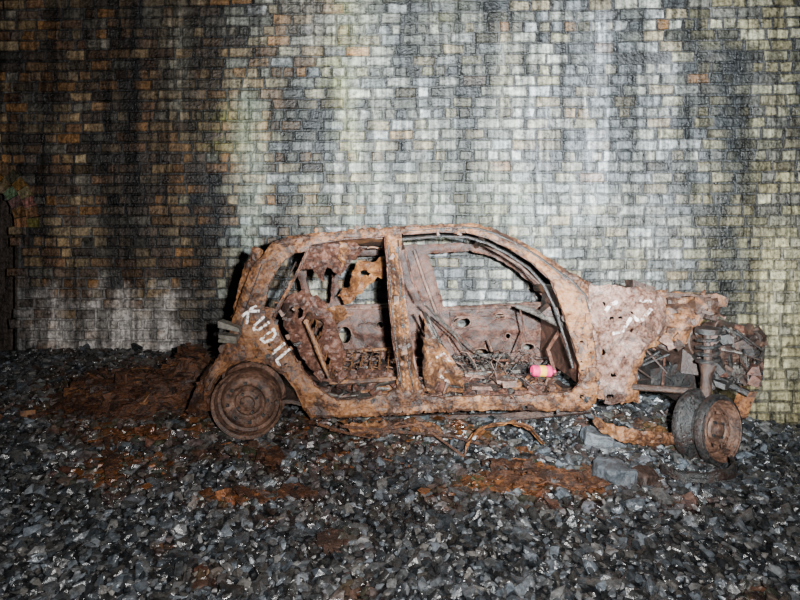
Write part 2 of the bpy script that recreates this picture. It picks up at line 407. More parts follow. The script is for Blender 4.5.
ca=me.color_attributes.new('Col','FLOAT_COLOR','POINT'); arr=np.ones((len(V),4),np.float32); arr[:,:3]=C; ca.data.foreach_set('color',arr.ravel())
me.materials.append(M_stone); o=bpy.data.objects.new('ground',me); scene.collection.objects.link(o)

# ---------------- the car ----------------
car=empty('burnt_out_car')
ND,FD=3.2,4.42
def nd(px,py):
    d=ND+ .0021*max(0,300-py)+.012*N(px*.03,py*.03,1)+.016*N(px*.075,py*.075,5)+.008*N(px*.22,py*.22,9)
    d-=.02*math.exp(-((py-385)/18)**2)
    if 380<px<440: d+=.018*math.sin((px-385-(py-240)*.09)*.75)*ss(240,260,py)*(1-ss(385,395,py))
    d-=.012*math.exp(-((px-589)/5)**2)*ss(285,300,py)
    return d
B=MB_()
outline=[(264,253),(272,243),(290,236),(330,231.5),(390,227),(440,224),(470,223),(492,228),(515,238),(540,252),(560,266),(578,276),(592,284),(599,300),(601,330),(602,370),(597,402),(588,411),(540,411),(480,410),(400,415),(340,418),(312,418),(303,409),(297,392),(285,376),(268,365),(250,361),(232,365),(218,376),(210,390),(204,392),(204,380),(214,362),(223,350),(229,335),(234,315),(242,290),(252,268)]
hole_r=[(311,244),(345,238.5),(385,236),(387.5,260),(389.5,300),(393.5,340),(399,372),(399,388),(388,394),(360,400),(336,400),(320,391),(303,371),(290,352),(280,335),(274,318),(283,300),(297,274)]
hole_q=[(280,264),(295,252.5),(306,251),(299,268),(288,287),(275,309),(264,307),(269,284)]
hole_f=[(402,234),(440,231),(468,232),(488,237.5),(510,248),(532,262),(551,280),(561,304),(571,335),(580,365),(580,384),(572,392),(540,395),(480,396),(440,398),(424,395),(418,380),(410,340),(404,290),(399,255)]
B.panel(outline,[hole_r,hole_q,hole_f],nd,th=.020,step=2.6,jit=1.15,edge=.010,corr=lambda x,y:(N(x*.13,y*.13,77)>.56 and y>340) or (abs(x-600)<10 and N(x*.2,y*.2,3)>.5))
B.obj('body_side_near',M_main,car,False)
B=MB_()
def loop3(pts,dd,r,mi=0,closed=True):
    out=[]
    k=len(pts)
    for i in range(k if closed else k-1):
        a=pts[i];b_=pts[(i+1)%k]; q=max(1,int(math.hypot(b_[0]-a[0],b_[1]-a[1])/8))
        for t in range(q):
            x=a[0]+(b_[0]-a[0])*t/q;y=a[1]+(b_[1]-a[1])*t/q
            out.append(P(x,y,nd(x,y)+dd))
    if not closed: out.append(P(*pts[-1],nd(*pts[-1])+dd))
    B.tube(out,r,6,mi,closed,.12)
loop3(hole_r,.055,.008); loop3(hole_f,.06,.009); loop3(hole_q,.05,.004)
loop3([(404,239),(440,236),(467,237),(487,243),(508,254),(529,268),(544,285),(554,306),(565,340),(573,368)],.11,.009,1,False)
loop3([(312,401),(360,405),(430,401),(500,400),(575,396)],.12,.022,0,False)
loop3([(395,240),(398,300),(404,340),(412,390)],.07,.016,0,False)
loop3([(405,250),(412,280),(423,300)],.10,.008,0,False)
loop3([(296,262),(286,282),(277,303)],.03,.005,1,False)
B.obj('door_frames',[M_red,M_black],car,True)
B=MB_()
def crease(pts,r,dd=-.002,mi=0): 
    out=[]
    for a,b_ in zip(pts,pts[1:]):
        q=max(1,int(math.hypot(b_[0]-a[0],b_[1]-a[1])/6))
        out+=[P(a[0]+(b_[0]-a[0])*t/q,a[1]+(b_[1]-a[1])*t/q,nd(a[0]+(b_[0]-a[0])*t/q,a[1]+(b_[1]-a[1])*t/q)+dd) for t in range(q)]
    out.append(P(*pts[-1],nd(*pts[-1])+dd)); B.tube(out,r,6,mi,False,.12)
crease([(276,245),(300,238),(350,234),(400,230.5),(440,227.5),(470,227)],.004)
crease([(462,227),(478,228.5),(492,232.5),(515,242.5),(538,256.5),(556,270),(572,281),(586,296),(590,312)],.0065,-.003,1)
crease([(405,231),(440,228.5),(470,228.5)],.003,-.003,1)
crease([(300,396),(340,408),(400,406),(480,402),(585,403)],.005)
crease([(302,404),(295,388),(283,373),(267,362.5),(250,358.5),(232,362),(217,373),(208,388)],.006)
crease([(262,264),(254,286),(246,308),(240,335)],.004,-.002,1)
crease([(388,245),(391,300),(396,345),(402,388)],.004,-.003,1)
crease([(398,240),(401,300),(406,350),(414,392)],.004,-.002,1)
for (x,y) in [(588,318),(590,345),(592,372),(396,300),(404,350),(600,394)]:
    p=P(x,y,nd(x,y)-.004); B.box(p,(.03,.02,.045),None,0,.004)
for i in range(150):
    x,y=random.choice([(random.uniform(300,590),random.uniform(398,412)),(random.uniform(240,300),random.uniform(300,370)),(random.uniform(388,420),random.uniform(250,395)),(random.uniform(580,600),random.uniform(290,400)),(random.uniform(290,470),random.uniform(227,236))])
    if x>380 and x<430 and y<395 and not (388+(y-250)*.09<x<400+(y-250)*.11): continue
    R=Matrix.Rotation(random.uniform(0,3),3,'Y')@Matrix.Rotation(random.uniform(-.3,.3),3,'X')
    s_=random.uniform(.01,.035); B.box(P(x,y,nd(x,y)-.002),(s_,.003,s_*.6),R,random.choice([0,0,0,1,1,2]),.004)
B.obj('body_creases',[M_main,M_black,M_pale],car,True)

B=MB_()
def stroke(pts,w,dfn=nd):
    vs=[];fs=[];res=[]
    for a,b_ in zip(pts,pts[1:]):
        q=max(1,int(math.hypot(b_[0]-a[0],b_[1]-a[1])/1.2))
        res+=[(a[0]+(b_[0]-a[0])*t/q,a[1]+(b_[1]-a[1])*t/q) for t in range(q)]
    res.append(pts[-1])
    res=[(x+.7*N(x*.15,y*.15,60),y+.7*N(x*.15,y*.15,66)) for x,y in res]
    for i,(x,y) in enumerate(res):
        a=res[max(0,i-1)];c=res[min(len(res)-1,i+1)]; tx,ty=c[0]-a[0],c[1]-a[1]; L=math.hypot(tx,ty)+1e-9
        nxx,nyy=-ty/L*w/2,tx/L*w/2; ww=1+.5*N(x*.4,y*.4)
        vs.append(P(x+nxx*ww,y+nyy*ww,dfn(x,y)-.009)); vs.append(P(x-nxx*ww,y-nyy*ww,dfn(x,y)-.009))
    for i in range(len(res)-1): fs.append((2*i,2*i+1,2*i+3,2*i+2))
    B.add(vs,fs)
L={'K':[[(0,0),(.05,1.05)],[(.6,1),(0,.45),(.75,-.05)]],'U':[[(-.05,1),(.02,.2),(.3,0),(.58,.2),(.55,1.05)]],'D':[[(0,0),(0,1),(.4,.9),(.62,.5),(.4,.08),(-.1,0)]],'I':[[(.2,0),(.2,1)]],'L':[[(.05,1),(.1,.0),(.7,-.1)]]}
dx,dy=.62,.78; ux,uy=.78,-.62
pos=0
for ch,adv in zip('KUDIL',(15,15,16,9,12)):
    for st_ in L[ch]:
        stroke([(242+dx*(pos+12*a)+ux*17*c_, 316+dy*(pos+12*a)+uy*17*c_) for a,c_ in st_],2.5)
    pos+=adv
B.obj('graffiti_paint',M_white,car)

def fdn(px,py): return ND-.03+.0009*max(0,300-py)+.018*N(px*.035,py*.035,21)+.022*N(px*.085,py*.085,25)+.008*N(px*.25,py*.25,2)+.05*ss(640,665,px)
B=MB_()
B.panel([(588,284),(600,284),(618,287),(640,288),(662,294),(668,312),(663,333),(648,346),(636,360),(628,380),(625,402),(606,404),(600,390),(596,350),(591,318)],[],fdn,th=.012,step=2.8,jit=1.8,edge=.010,corr=lambda x,y:N(x*.14,y*.14,50)>.5)
B.obj('front_fender',M_pale,car,False)
B=MB_()
for pts,w in [([(603,314),(610,305),(618,302)],3.6),([(622,332),(632,316),(640,322),(652,308)],3.4),([(610,334),(620,332)],3),([(640,300),(652,302)],3)]:
    stroke(pts,w,fdn)
B.obj('fender_paint',M_scuff,car)

def X(px,d=ND): return (px-400)*d/F
def Z(py,d=ND): return CH-(py-HZ)*d/F
RZ=lambda a:Matrix.Rotation(a,3,'Z')
B=MB_()
def dn2(px,py): return ND+.10+.02*N(px*.04,py*.04,31)+.02*N(px*.10,py*.10,33)
B.panel([(645,291),(664,291),(690,294),(721,297),(722,316),(704,320),(692,330),(688,344),(664,343),(648,350),(636,374),(640,402),(622,404),(618,350),(640,320)],[[(672,306),(680,303),(684,310),(677,316)]],dn2,th=.016,step=3,jit=1.8)
B.grid(lambda u,v:(X(655)+u*(X(722)-X(655)), 3.26+.16*v, Z(293+4*u)+.012*N(u*6,v*4,3)-.02*v),20,6,.014,0,(0,0,-1),lambda u,v:N(u*7,v*3,8)>.4)
B.grid(lambda u,v:(X(670)+u*(X(722)-X(670)), 3.24+.03*N(u*4,v*2,6), Z(299)-.085*v+.01*N(u*8,v*3,3)),20,6,.012,0,(0,1,0),lambda u,v:N(u*6,v*3,18)>.42)
B.tube([(X(721),3.25,Z(300)),(X(724),3.6,Z(304)-.03),(X(724),4.0,Z(310)-.05),(X(720),4.38,Z(306)-.10)],.028,8,0,False,.15)
B.tube([(X(716),3.3,Z(318)),(X(717),3.8,Z(322)),(X(714),4.35,Z(322)-.08)],.022,8,0,False,.15)
B.box((X(708),3.27,Z(306)),(.09,.05,.07),None,0,.014)
B.box((X(652),3.36,Z(289)),(.13,.10,.04),Matrix.Rotation(.2,3,'Y'),1,.012)
B.box((X(640),3.5,Z(300)),(.20,.18,.05),Matrix.Rotation(-.15,3,'Y'),0,.02)
B.tube([(X(588),3.24,Z(288)),(X(592),3.8,Z(292)-.06),(X(588),4.38,Z(300)-.07)],.03,8,0,False,.2)
for i in range(40):
    px=random.uniform(655,722); py=random.uniform(292,345)
    if py>322 and px>690: continue
    s_=random.uniform(.015,.06); B.box(P(px,py,3.28),(s_,.02,s_*random.uniform(.3,1)),Matrix.Rotation(random.uniform(0,3),3,'Y'),random.choice([0,0,1,2]),.008)
B.obj('front_structure',[M_main,M_dark,M_pale],car,False)
B=MB_()
B.grid(lambda u,v:(X(592)+.03*N(u*4,v*4,2),3.26+1.1*u,Z(300)-.06*u-(.50)*v),20,12,.015,0,(1,0,0))
def fwy(px,py): return 4.38+.01*N(px*.05,py*.05,4)
B.panel([(545,296),(580,290),(610,291),(645,292),(655,300),(655,330),(630,335),(612,360),(560,362)],[],fwy,th=.02,step=4)
for i in range(34):
    c=(random.uniform(X(632),X(704)),random.uniform(3.42,4.2),random.uniform(Z(398),Z(325)))
    B.box(c,(random.uniform(.05,.2),random.uniform(.05,.2),random.uniform(.04,.12)),Matrix.Rotation(random.uniform(-1,1),3,'Y')@RZ(random.uniform(-1,1)),random.choice([1,1,2]),.015)
for i in range(12):
    B.tube([(random.uniform(X(632),X(700)),random.uniform(3.35,3.6),random.uniform(Z(398),Z(345))) for _ in range(3)],.008,6,random.choice([0,1,2]))
B.obj('engine_bay',[M_red,M_dark,M_black],car)

B=MB_()
def fd(px,py): return FD+.012*N(px*.05,py*.05,41)+.014*N(px*.13,py*.13,43)-.018*math.exp(-((py-330)/8)**2)
def oval(cx,cy,a,b_,n=12): return [(cx+a*math.cos(2*math.pi*i/n),cy+b_*math.sin(2*math.pi*i/n)) for i in range(n)]
fo=[(300,250),(315,248),(345,246),(400,245),(470,243),(496,250),(520,264),(542,284),(556,303),(566,330),(568,372),(540,374),(420,377),(300,378),(288,355),(284,330),(290,305),(306,303),(300,285),(296,265)]
h2=[(338,257),(388,255),(391,280),(392,304),(344,305),(338,285)]
h1=[(308,258),(330,256),(332,280),(330,304),(312,300),(306,280)]
h3=[(428,254),(470,251),(492,256),(512,268),(532,284),(547,302),(500,304),(444,307),(436,280)]
sm=[oval(462,322,9,6),oval(528,347,7,4),oval(482,352,9,4),oval(345,335,7,9),oval(372,352,7,5),oval(500,316,6,3),oval(322,345,5,6),oval(545,330,4,3),oval(508,336,3,3),oval(380,325,4,4)]
B.panel(fo,[h1,h2,h3]+sm,fd,th=.03,step=3.0,jit=.8)
B.obj('body_side_far',M_red,car,True)
B=MB_()
def ft(pts,r=.008,mi=0): B.tube([P(x,y,FD-.012+.004*N(x,y)) for x,y in pts],r,6,mi,False,.2)
def arc(cx,cy,a,b_,t0,t1,n=12): return [(cx+a*math.cos(math.radians(t0+(t1-t0)*i/n)),cy+b_*math.sin(math.radians(t0+(t1-t0)*i/n))) for i in range(n+1)]
ft([(442,309),(490,307),(550,305)],.014,1); ft([(445,360),(490,362),(560,360)],.012,1)
ft(arc(470,335,22,18,90,300),.007,1); ft(arc(505,338,20,20,-160,60),.007); ft(arc(530,335,24,20,-60,120),.007,1); ft([(450,312),(452,340),(458,360)]); ft(arc(348,338,22,26,100,330),.007,1); ft(arc(368,345,20,22,-120,90)); ft([(340,308),(392,308)],.014,1)
ft(arc(495,345,10,8,0,330),.006,1); ft([(300,306),(325,306)],.012); ft([(300,310),(310,350),(330,370)],.01); ft([(392,250),(396,300),(404,370)],.02); ft([(414,250),(424,280),(436,312)],.016,1)
ft([(344,365),(395,368)],.014)
for h in sm: ft(h+[h[0]],.006,1)
ft([(448,318),(545,314)],.005,1); ft([(452,330),(480,326),(520,330),(555,322)],.005,0); ft([(470,244),(495,251),(519,265),(541,285),(553,303)],.012,1)
B.obj('door_inner_pressings',[M_red,M_pale],car,True)

def rl(px): return np.interp(px,[262,290,330,390,440,470,492],[253,236,232,228,225,224,229])
B=MB_()
def roof(u,v):
    px=278+u*122; d=3.35+v*1.05; a=P(px,rl(px)+1.5,3.35); zf=Z(248,FD)
    z=a[2]*(1-v)+zf*v-.03*math.sin(math.pi*v)*(.5+.5*N(u*3,v*2,5))-.015*abs(N(u*7,v*7,1))
    return (a[0]*(1-v)+X(300+u*105,FD)*v, d, z)
B.grid(roof,30,24,.010,0,(0,0,-1),lambda u,v:N(u*4,v*4,12)>.2)
B.tube([P(480,231,3.36),P(482,239,3.7),P(480,242,4.1),P(476,246,4.42)],.02,8,0,False,.15)
B.tube([P(396,232,3.36),P(398,240,3.8),P(400,245,4.42)],.018,8,0,False,.15)
B.tube([P(272,248,3.34),P(284,250,3.8),P(302,252,4.42)],.018,8,0,False,.15)
B.obj('roof_remains',M_main,car,True)
B=MB_()
def w_(s,base): return lambda px,py: base+.08*N(px*.05,py*.05,s)+.045*N(px*.14,py*.14,s)
B.panel([(306,246),(330,240),(356,243),(366,250),(352,262),(340,276),(326,268),(322,282),(312,270),(300,268)],[],w_(3,3.62),th=.006,step=3,jit=2.4,mi=0)
B.panel([(358,262),(385,258),(386,276),(368,284),(358,296),(346,304),(338,296),(350,282)],[oval(366,272,5,3)],w_(8,3.9),th=.006,step=3,jit=2.8,mi=1)
B.panel([(284,300),(304,290),(322,300),(334,322),(345,352),(340,385),(322,384),(306,362),(292,342),(282,322)],[oval(316,330,7,10),oval(300,312,4,5),oval(326,362,5,8)],w_(13,3.62),th=.006,step=3,jit=2.4,mi=0)
B.panel([(336,372),(360,368),(390,372),(396,390),(350,392),(336,388)],[],w_(17,3.5),th=.006,step=3,jit=2,mi=0)
B.panel([(312,310),(340,305),(352,314),(336,326),(318,328)],[],w_(19,3.75),th=.006,step=3,jit=2.5,mi=2)
B.panel([(340,240),(350,246),(348,258),(342,268),(338,256)],[],w_(29,3.55),th=.006,step=3,jit=2.5,mi=2)
B.panel([(424,318),(430,330),(446,350),(462,372),(464,392),(428,393),(422,370)],[],w_(23,3.30),th=.006,step=3,jit=1.8,mi=2)
B.panel([(396,380),(404,360),(412,385),(420,394),(398,396)],[],w_(24,3.26),th=.006,step=3,jit=1.8,mi=1)
B.obj('collapsed_panels',[M_red,M_orange,M_main],car)
B=MB_()
for pts,w in [([(436,358),(444,354),(450,362)],2.4),([(440,376),(448,382)],2.2)]: stroke(pts,w,lambda a,b_:w_(23,3.30)(a,b_)-.004)
B.obj('pillar_paint',M_scuff,car)

B=MB_()
def floorz(x,d): 
    t=(d-3.2)/1.2
    return .205-.115*t+.05*max(0,N(x*3,d*3,6))+.03*N(x*9,d*9,2)
B.grid(lambda u,v:(X(215)+u*(X(592)-X(215)),3.24+v*1.16,floorz(X(215)+u*(X(592)-X(215)),3.24+v*1.16)),70,30,.02)
B.grid(lambda u,v:(X(248)+.26*math.cos(math.pi*u),3.24+.22*v,Z(405)+.235*math.sin(math.pi*u)),16,5,.012,0,(0,0,1))
B.grid(lambda u,v:(X(228)-.06*v+.02*N(u*5,v*5,9),3.26+1.1*u,Z(338)-.05*u-(.27)*v),20,8,.015,0,(1,0,0))
B.tube([(X(222),3.22,Z(350)),(X(222),3.8,Z(352)),(X(226),4.35,Z(352)-.08)],.03,8,0,False,.2)
B.obj('floor_pan',M_dark,car)
B=MB_()
B.box((X(231),3.19,Z(326)),(.12,.07,.03),Matrix.Rotation(.25,3,'Y'),0,.008)
B.box((X(230),3.17,Z(336)),(.10,.05,.02),Matrix.Rotation(.15,3,'Y'),0,.008)
B.box((X(222),3.20,Z(331)),(.03,.06,.07),Matrix.Rotation(.2,3,'Y'),1,.008)
B.tube([(X(220),3.18,Z(340)),(X(238),3.17,Z(341))],.01,6)
B.obj('bumper_bracket',[M_wood,M_black],car)
B=MB_()
B.panel([(226,352),(214,362),(200,378),(192,398),(186,412),(200,416),(214,408),(212,392),(220,376),(232,364)],[],w_(33,3.26),th=.008,step=3,jit=2.8,mi=1)
B.panel([(254,246),(263,250),(254,268),(245,290),(238,312),(232,320),(238,288),(245,264)],[],w_(34,3.36),th=.008,step=3,jit=1.4,mi=2)
B.obj('tail_sheet',[M_orange,M_ground_rust,M_main],car)

B=MB_()
def seat(x0,d0,d1,zb,lean,w=.40,h=.50,mi=0):
    for d in (d0,d1):
        B.tube([(x0+.40,d,zb+.02),(x0,d,zb),(x0-lean*.5,d,zb+h*.5),(x0-lean,d,zb+h)],.014,8,mi,False,.15)
    B.tube([(x0-lean,d0,zb+h),(x0-lean-.02,(d0+d1)/2,zb+h+.03),(x0-lean,d1,zb+h)],.014,8,mi,False,.15)
    B.tube([(x0+.40,d0,zb+.02),(x0+.40,d1,zb+.02)],.012,8,mi)
    B.tube([(x0,d0,zb),(x0,d1,zb)],.014,8,mi)
    for k in range(7):
        t=(k+.5)/7
        B.tube([(x0-lean*t+.01*math.sin(k),d0+(d1-d0)*i/21,zb+h*t+.018*math.sin(i*math.pi/1.5)) for i in range(22)],.0035,5,mi)
        B.tube([(x0+.40*t,d0+(d1-d0)*i/21,zb+.01+.018*math.sin(i*math.pi/1.5)) for i in range(22)],.0035,5,mi)
    for a in range(4):
        for c in range(2):
            cx=x0+.06+.09*a; cy=d0+(d1-d0)*(.25+.5*c)
            B.tube([(cx+.025*math.cos(i*.9),cy+.025*math.sin(i*.9),zb-.06+.004*i) for i in range(26)],.003,5,mi)
seat(X(452,3.9),3.72,4.18,.22,.16,h=.30)
seat(X(335,3.6),3.40,4.2,.26,.14,h=.34,mi=1)
B.obj('seat_frames',[M_grey,M_main],car,True)

B=MB_()
for i in range(60):
    x=random.uniform(X(415),X(572)) if i%3 else random.uniform(X(310),X(395)); d=random.uniform(3.3,4.25)
    z=floorz(x,d)+random.uniform(.01,.10); L_=random.uniform(.06,.4); a=random.uniform(-.7,.7) if random.random()<.6 else random.uniform(0,3.1); e=random.uniform(-.4,.4)
    dv=Vector((math.cos(a)*math.cos(e),math.sin(a)*math.cos(e)*.8,math.sin(e)))*L_/2; c=Vector((x,d,z+abs(dv.z)*.6))
    p0=c-dv;p1=c+dv; 
    for p in(p0,p1): p.x=min(p.x,X(578)); p.y=max(p.y,3.28)
    m1=p0.lerp(p1,.35)+Vector([random.uniform(-.04,.04) for _ in range(3)]); m2=p0.lerp(p1,.7)+Vector([random.uniform(-.04,.04) for _ in range(3)])
    B.tube([p0,m1,m2,p1],random.choice([.002,.003,.005,.008]),5,random.choice([0,1,1,2,3,3]))
for i in range(360):
    x=random.uniform(X(310),X(572)); d=random.uniform(3.3,4.2)
    R=RZ(random.uniform(0,6))@Matrix.Rotation(random.uniform(-.9,.9),3,'X')
    B.box((x,d,floorz(x,d)+random.uniform(.0,.08)),(random.uniform(.02,.12),random.uniform(.02,.08),random.uniform(.003,.02)),R,random.choice([0,1,1,2,3,4]),.010)
for i in range(34):
    x=random.uniform(X(425),X(560)); d=random.uniform(3.4,4.1); pts=[]
    p=Vector((x,d,floorz(x,d)+.05)); v=Vector((random.uniform(-1,1),random.uniform(-.5,.5),.3))
    for k in range(10):
        pts.append(p.copy()); v+=Vector([random.uniform(-.7,.7) for _ in range(3)]); v.normalize(); p+=v*.035; p.z=max(.15,min(.42,p.z))
    B.tube(pts,.003,5,random.choice([0,2,3]))
for a,b_,r in [((424,304,3.5),(478,372,3.9),.006),((420,312,3.45),(455,368,3.6),.008),((436,315,3.7),(500,372,4.0),.005),((470,395,3.35),(560,372,3.8),.008),((465,375,3.6),(555,385,3.5),.01),((488,340,4.0),(498,352,3.9),.008)]:
    B.tube([P(*a),P((a[0]+b_[0])/2+random.uniform(-5,5),(a[1]+b_[1])/2+random.uniform(-3,7),(a[2]+b_[2])/2),P(*b_)],r,6,random.choice([0,2]))
B.obj('cabin_debris',[M_grey,M_red,M_pale,M_black,M_main],car)
B=MB_()
B.tube([P(516,306,3.7),P(535,312,3.65),P(562,324,3.5)],[.012,.02,.03],10,0,False,.1)
B.tube([P(566,318,3.3),P(560,320,3.8),P(556,318,4.38)],.024,8,1,False,.15)
B.tube([P(520,308,3.7),P(524,330,3.75),P(515,352,3.8)],.006,6,1)
B.box(P(553,312,3.6),(.10,.12,.08),Matrix.Rotation(.5,3,'Y'),1,.015)
B.tube([P(560,330,3.5),P(548,350,3.6),P(556,375,3.6)],.012,6,1)
B.obj('steering_column',[M_grey,M_red],car,True)

def rimprof(R):
    return [(R*.98,-.005),(R,-.008),(R*1.0,.0),(R*.93,.008),(R*.90,.034),(R*.88,.05),(R*.80,.056),(R*.76,.040),(R*.70,.028),(R*.62,.022),(R*.52,.026),(R*.46,.040),(R*.40,.042),(R*.34,.028),(R*.22,.022),(R*.20,.006),(R*.12,.000),(.0005,.000)]
def wheel(name,c,R,w,rot,mats,tyre=False):
    M=Matrix.Translation(c)@rot.to_4x4(); B=MB_()
    B.lathe(rimprof(R),M,64,0,lambda i,j:(i in(9,) and j%8 in(0,1)))
    B.lathe([(R*.98,-.005),(R*1.0,.012),(R*.9,.03),(R*.87,w*.5),(R*.9,w-.03),(R,w-.01),(R*.97,w)],M,64,0)
    B.lathe([(R*.86,.07),(.0005,.07)],M,32,1)
    for k in range(4):
        t=k*math.pi/2+.5; p=M@Vector((R*.29*math.cos(t),.014,R*.29*math.sin(t))); q=M@Vector((R*.29*math.cos(t),.030,R*.29*math.sin(t)))
        B.tube([p,q],.009,6,1)
    if tyre:
        B.lathe([(R*.99,.0),(R*1.04,-.006),(R*1.12,-.002),(R*1.16,.012),(R*1.15,.035),(R*1.0,.045),(R*.88,.06),(R*.88,.080),(R*1.02,.095),(R*1.20,.108),(R*1.25,.125),(R*1.22,.15),(R*1.05,.165),(R*.8,.17)],M,64,2)
    B.obj(name,mats,car,True)
wheel('rear_wheel',Vector((X(247),3.19,Z(404))),.186,.15,RZ(.04)@Matrix.Rotation(.05,3,'X'),[M_wheel,M_black])
wheel('front_wheel',Vector((X(718,3.04),3.0,Z(428,3.04))),.150,.15,RZ(math.radians(30))@Matrix.Rotation(-.08,3,'X'),[M_wheel,M_black,M_black],True)
wheel('front_wheel_far',Vector((X(700,4.2),4.15,.12)),.142,.15,RZ(math.radians(25)),[M_dark,M_black])
B=MB_()
hx=[]
for i in range(90):
    t=i/90; hx.append((X(702)+.052*math.cos(t*2*math.pi*4.5),3.14+.052*math.sin(t*2*math.pi*4.5),Z(362)+t*(Z(331)-Z(362))))
B.tube(hx,.010,6,0)
B.tube([(X(702),3.14,Z(328)),(X(702),3.14,Z(365))],.022,10,2)
B.tube([(X(702),3.14,Z(362)),(X(700),3.13,Z(372)),(X(697),3.12,Z(405))],[.045,.028,.03],10,2)
B.tube([(X(702),3.14,Z(331)),(X(702),3.14,Z(326))],.062,16,0)
B.tube([(X(697),3.12,Z(405)),(X(697),3.3,Z(408)),(X(690),3.6,Z(405))],.03,8,0)
B.tube([(X(688),3.14,Z(388)),(X(640),3.3,Z(392))],.018,8,2)
B.box((X(748),3.25,Z(406)),(.07,.03,.14),Matrix.Rotation(.35,3,'Y'),1,.02)
B.box((X(741),3.28,Z(416)),(.06,.03,.07),Matrix.Rotation(-.3,3,'Y'),1,.02)
B.obj('front_suspension',[M_black,M_orange,M_dark],car,True)
B=MB_()
def cyl(px,py,d,r,l,rot,mi=0,n=20):
    M=Matrix.Translation(P(px,py,d))@rot.to_4x4()
    B.lathe([(.0005,0),(r*.35,0),(r*.4,.012),(r*.8,.015),(r*.85,0.0),(r,.004),(r,l*.3),(r*.92,l*.35),(r*.92,l*.8),(r,l*.82),(r,l),(.0005,l)],M,n,mi)
cyl(730,348,3.18,.090,.24,RZ(.3),1); cyl(748,354,3.24,.065,.2,RZ(.6),0); cyl(722,370,3.20,.075,.2,RZ(-.2),0); cyl(752,375,3.24,.05,.12,RZ(.4),1); cyl(714,350,3.32,.10,.3,RZ(0),0)
cyl(738,332,3.26,.045,.15,RZ(.2),1); cyl(738,372,3.16,.035,.15,RZ(.1),2); cyl(712,336,3.22,.03,.1,RZ(.3),1)
B.box(P(728,358,3.45),(.24,.24,.24),RZ(.3),0,.03); B.box(P(715,338,3.5),(.16,.3,.10),RZ(.1),0,.02)
B.box(P(660,372,3.6),(.30,.3,.16),RZ(.1),0,.03); B.box(P(690,356,3.55),(.2,.3,.14),RZ(-.1),1,.03)
B.tube([P(700,385,3.3),P(728,384,3.2),P(748,394,3.15)],.018,8,0)
B.tube([P(722,328,3.2),P(738,334,3.18),P(752,346,3.2),P(760,362,3.22)],.014,8,0,False,.1)
for i in range(30):
    B.tube([P(random.uniform(712,745),random.uniform(325,350),random.uniform(3.12,3.3)),P(random.uniform(735,764),random.uniform(340,365),random.uniform(3.12,3.35)),P(random.uniform(730,762),random.uniform(368,386),random.uniform(3.15,3.35))],random.uniform(.003,.008),6,random.choice([0,1,1,2]))
for i in range(54):
    B.box(P(random.uniform(708,762),random.uniform(328,384),random.uniform(3.12,3.3)),(random.uniform(.02,.07),.05,random.uniform(.02,.06)),RZ(random.uniform(0,3))@Matrix.Rotation(random.uniform(0,3),3,'Y'),random.choice([0,0,1,3]),.012)
B.obj('engine',[M_black,M_dark,M_grey,M_red],car,True)
B=MB_()
B.tube([P(310,416,3.5),P(400,420,3.6),P(500,418,3.6),P(590,408,3.5)],.03,8,0,False,.2)
B.tube([(X(250),3.3,Z(405)),(X(250),4.4,Z(408)-.03)],.03,8,0)
B.obj('underbody',M_dark,car,True)

# ---------------- separate debris ----------------
can=MB_()
cc=Vector(P(542,371,3.5)); Mx=Matrix.Translation(cc)@(Matrix.Rotation(.08,3,'Y')@RZ(math.radians(-80))).to_4x4()
r=.032; l=.062
can.lathe([(.0005,-l),(r*.8,-l),(r,-l+.008),(r,-.02)],Mx,24,0); can.lathe([(r,-.02),(r*1.01,-.018),(r*1.01,.016),(r,.018)],Mx,24,1); can.lathe([(r,.018),(r,l-.012),(r*.7,l),(r*.3,l+.004),(r*.3,l+.02),(.0005,l+.02)],Mx,24,0)
can.obj('aerosol_can',[M_pink,M_yel],car,True)

def scrap(name,poly,hfun,mat,th=.006,step=3,jit=3.2,holes=[]):
    B=MB_()
    B.panel(poly,holes,lambda a,b_:3.0,th=0,step=step,jit=jit,edge=0,corr=lambda x,y:N(x*.12,y*.2,poly[0][0])>.30)
    nv=[]
    for v in B.v:
        px=400+v[0]*F/3.0; py=HZ+(CH-v[2])*F/3.0
        x,y=on(px,py); nv.append(Vector((x,y,gz(x,y)+.020+hfun(x,y,px,py))))
    B2=MB_(); B2.solid(nv,[t[::-1] for t in B.f],th,(0,0,-1),0)
    return B2.obj(name,mat)
cr=lambda s,a:(lambda x,y,px,py:a*(.4+N(x*8,y*8,s)*1.4+.8*N(x*22,y*22,s)))
for k,(poly,a,mt) in enumerate([([(482,470),(520,466),(560,474),(598,480),(606,492),(570,496),(540,492),(512,496),(490,488)],.03,M_ground_rust),
  ([(232,492),(262,496),(300,490),(318,496),(300,504),(262,505),(238,501)],.015,M_ground_rust),
  ([(318,540),(332,534),(346,538),(338,554),(326,559),(315,552)],.01,M_dark),
  ([(258,456),(280,452),(286,462),(268,472),(256,466)],.02,M_ground_rust),
  ([(104,446),(114,440),(120,456),(114,482),(104,484)],.02,M_ground_rust)]): scrap('rusty_scrap_panel',poly,cr(k,a),mt)
def ribbon(name,spine,y0,y1,mat,th=.006,s=1,ex=(0,0)):
    B=MB_(); k=len(spine)-1
    def fn(u,v):
        t=u*k; i=min(int(t),k-1); f=t-i; a=spine[i];b_=spine[i+1]
        px=a[0]+(b_[0]-a[0])*f+ex[0]*v; py=a[1]+(b_[1]-a[1])*f+ex[1]*v; dd=y0+(y1-y0)*v
        x,_,z=P(px,py,y0); return (x+.010*N(u*9,v*5,s),dd+.03*N(u*6,v*3,s+4),z+.014*N(u*8,v*6,s+2))
    B.grid(fn,54,10,th,0,(0,.3,-1),lambda u,v:N(u*7,v*5,s+20)>.45)
    return B.obj(name,mat,None,False)
ribbon('rusty_wheel_arch_liner',[(464,458),(466,446),(474,434),(490,424),(514,421),(532,428),(545,443)],2.98,3.10,M_orange,s=2,ex=(2,9))
B=MB_()
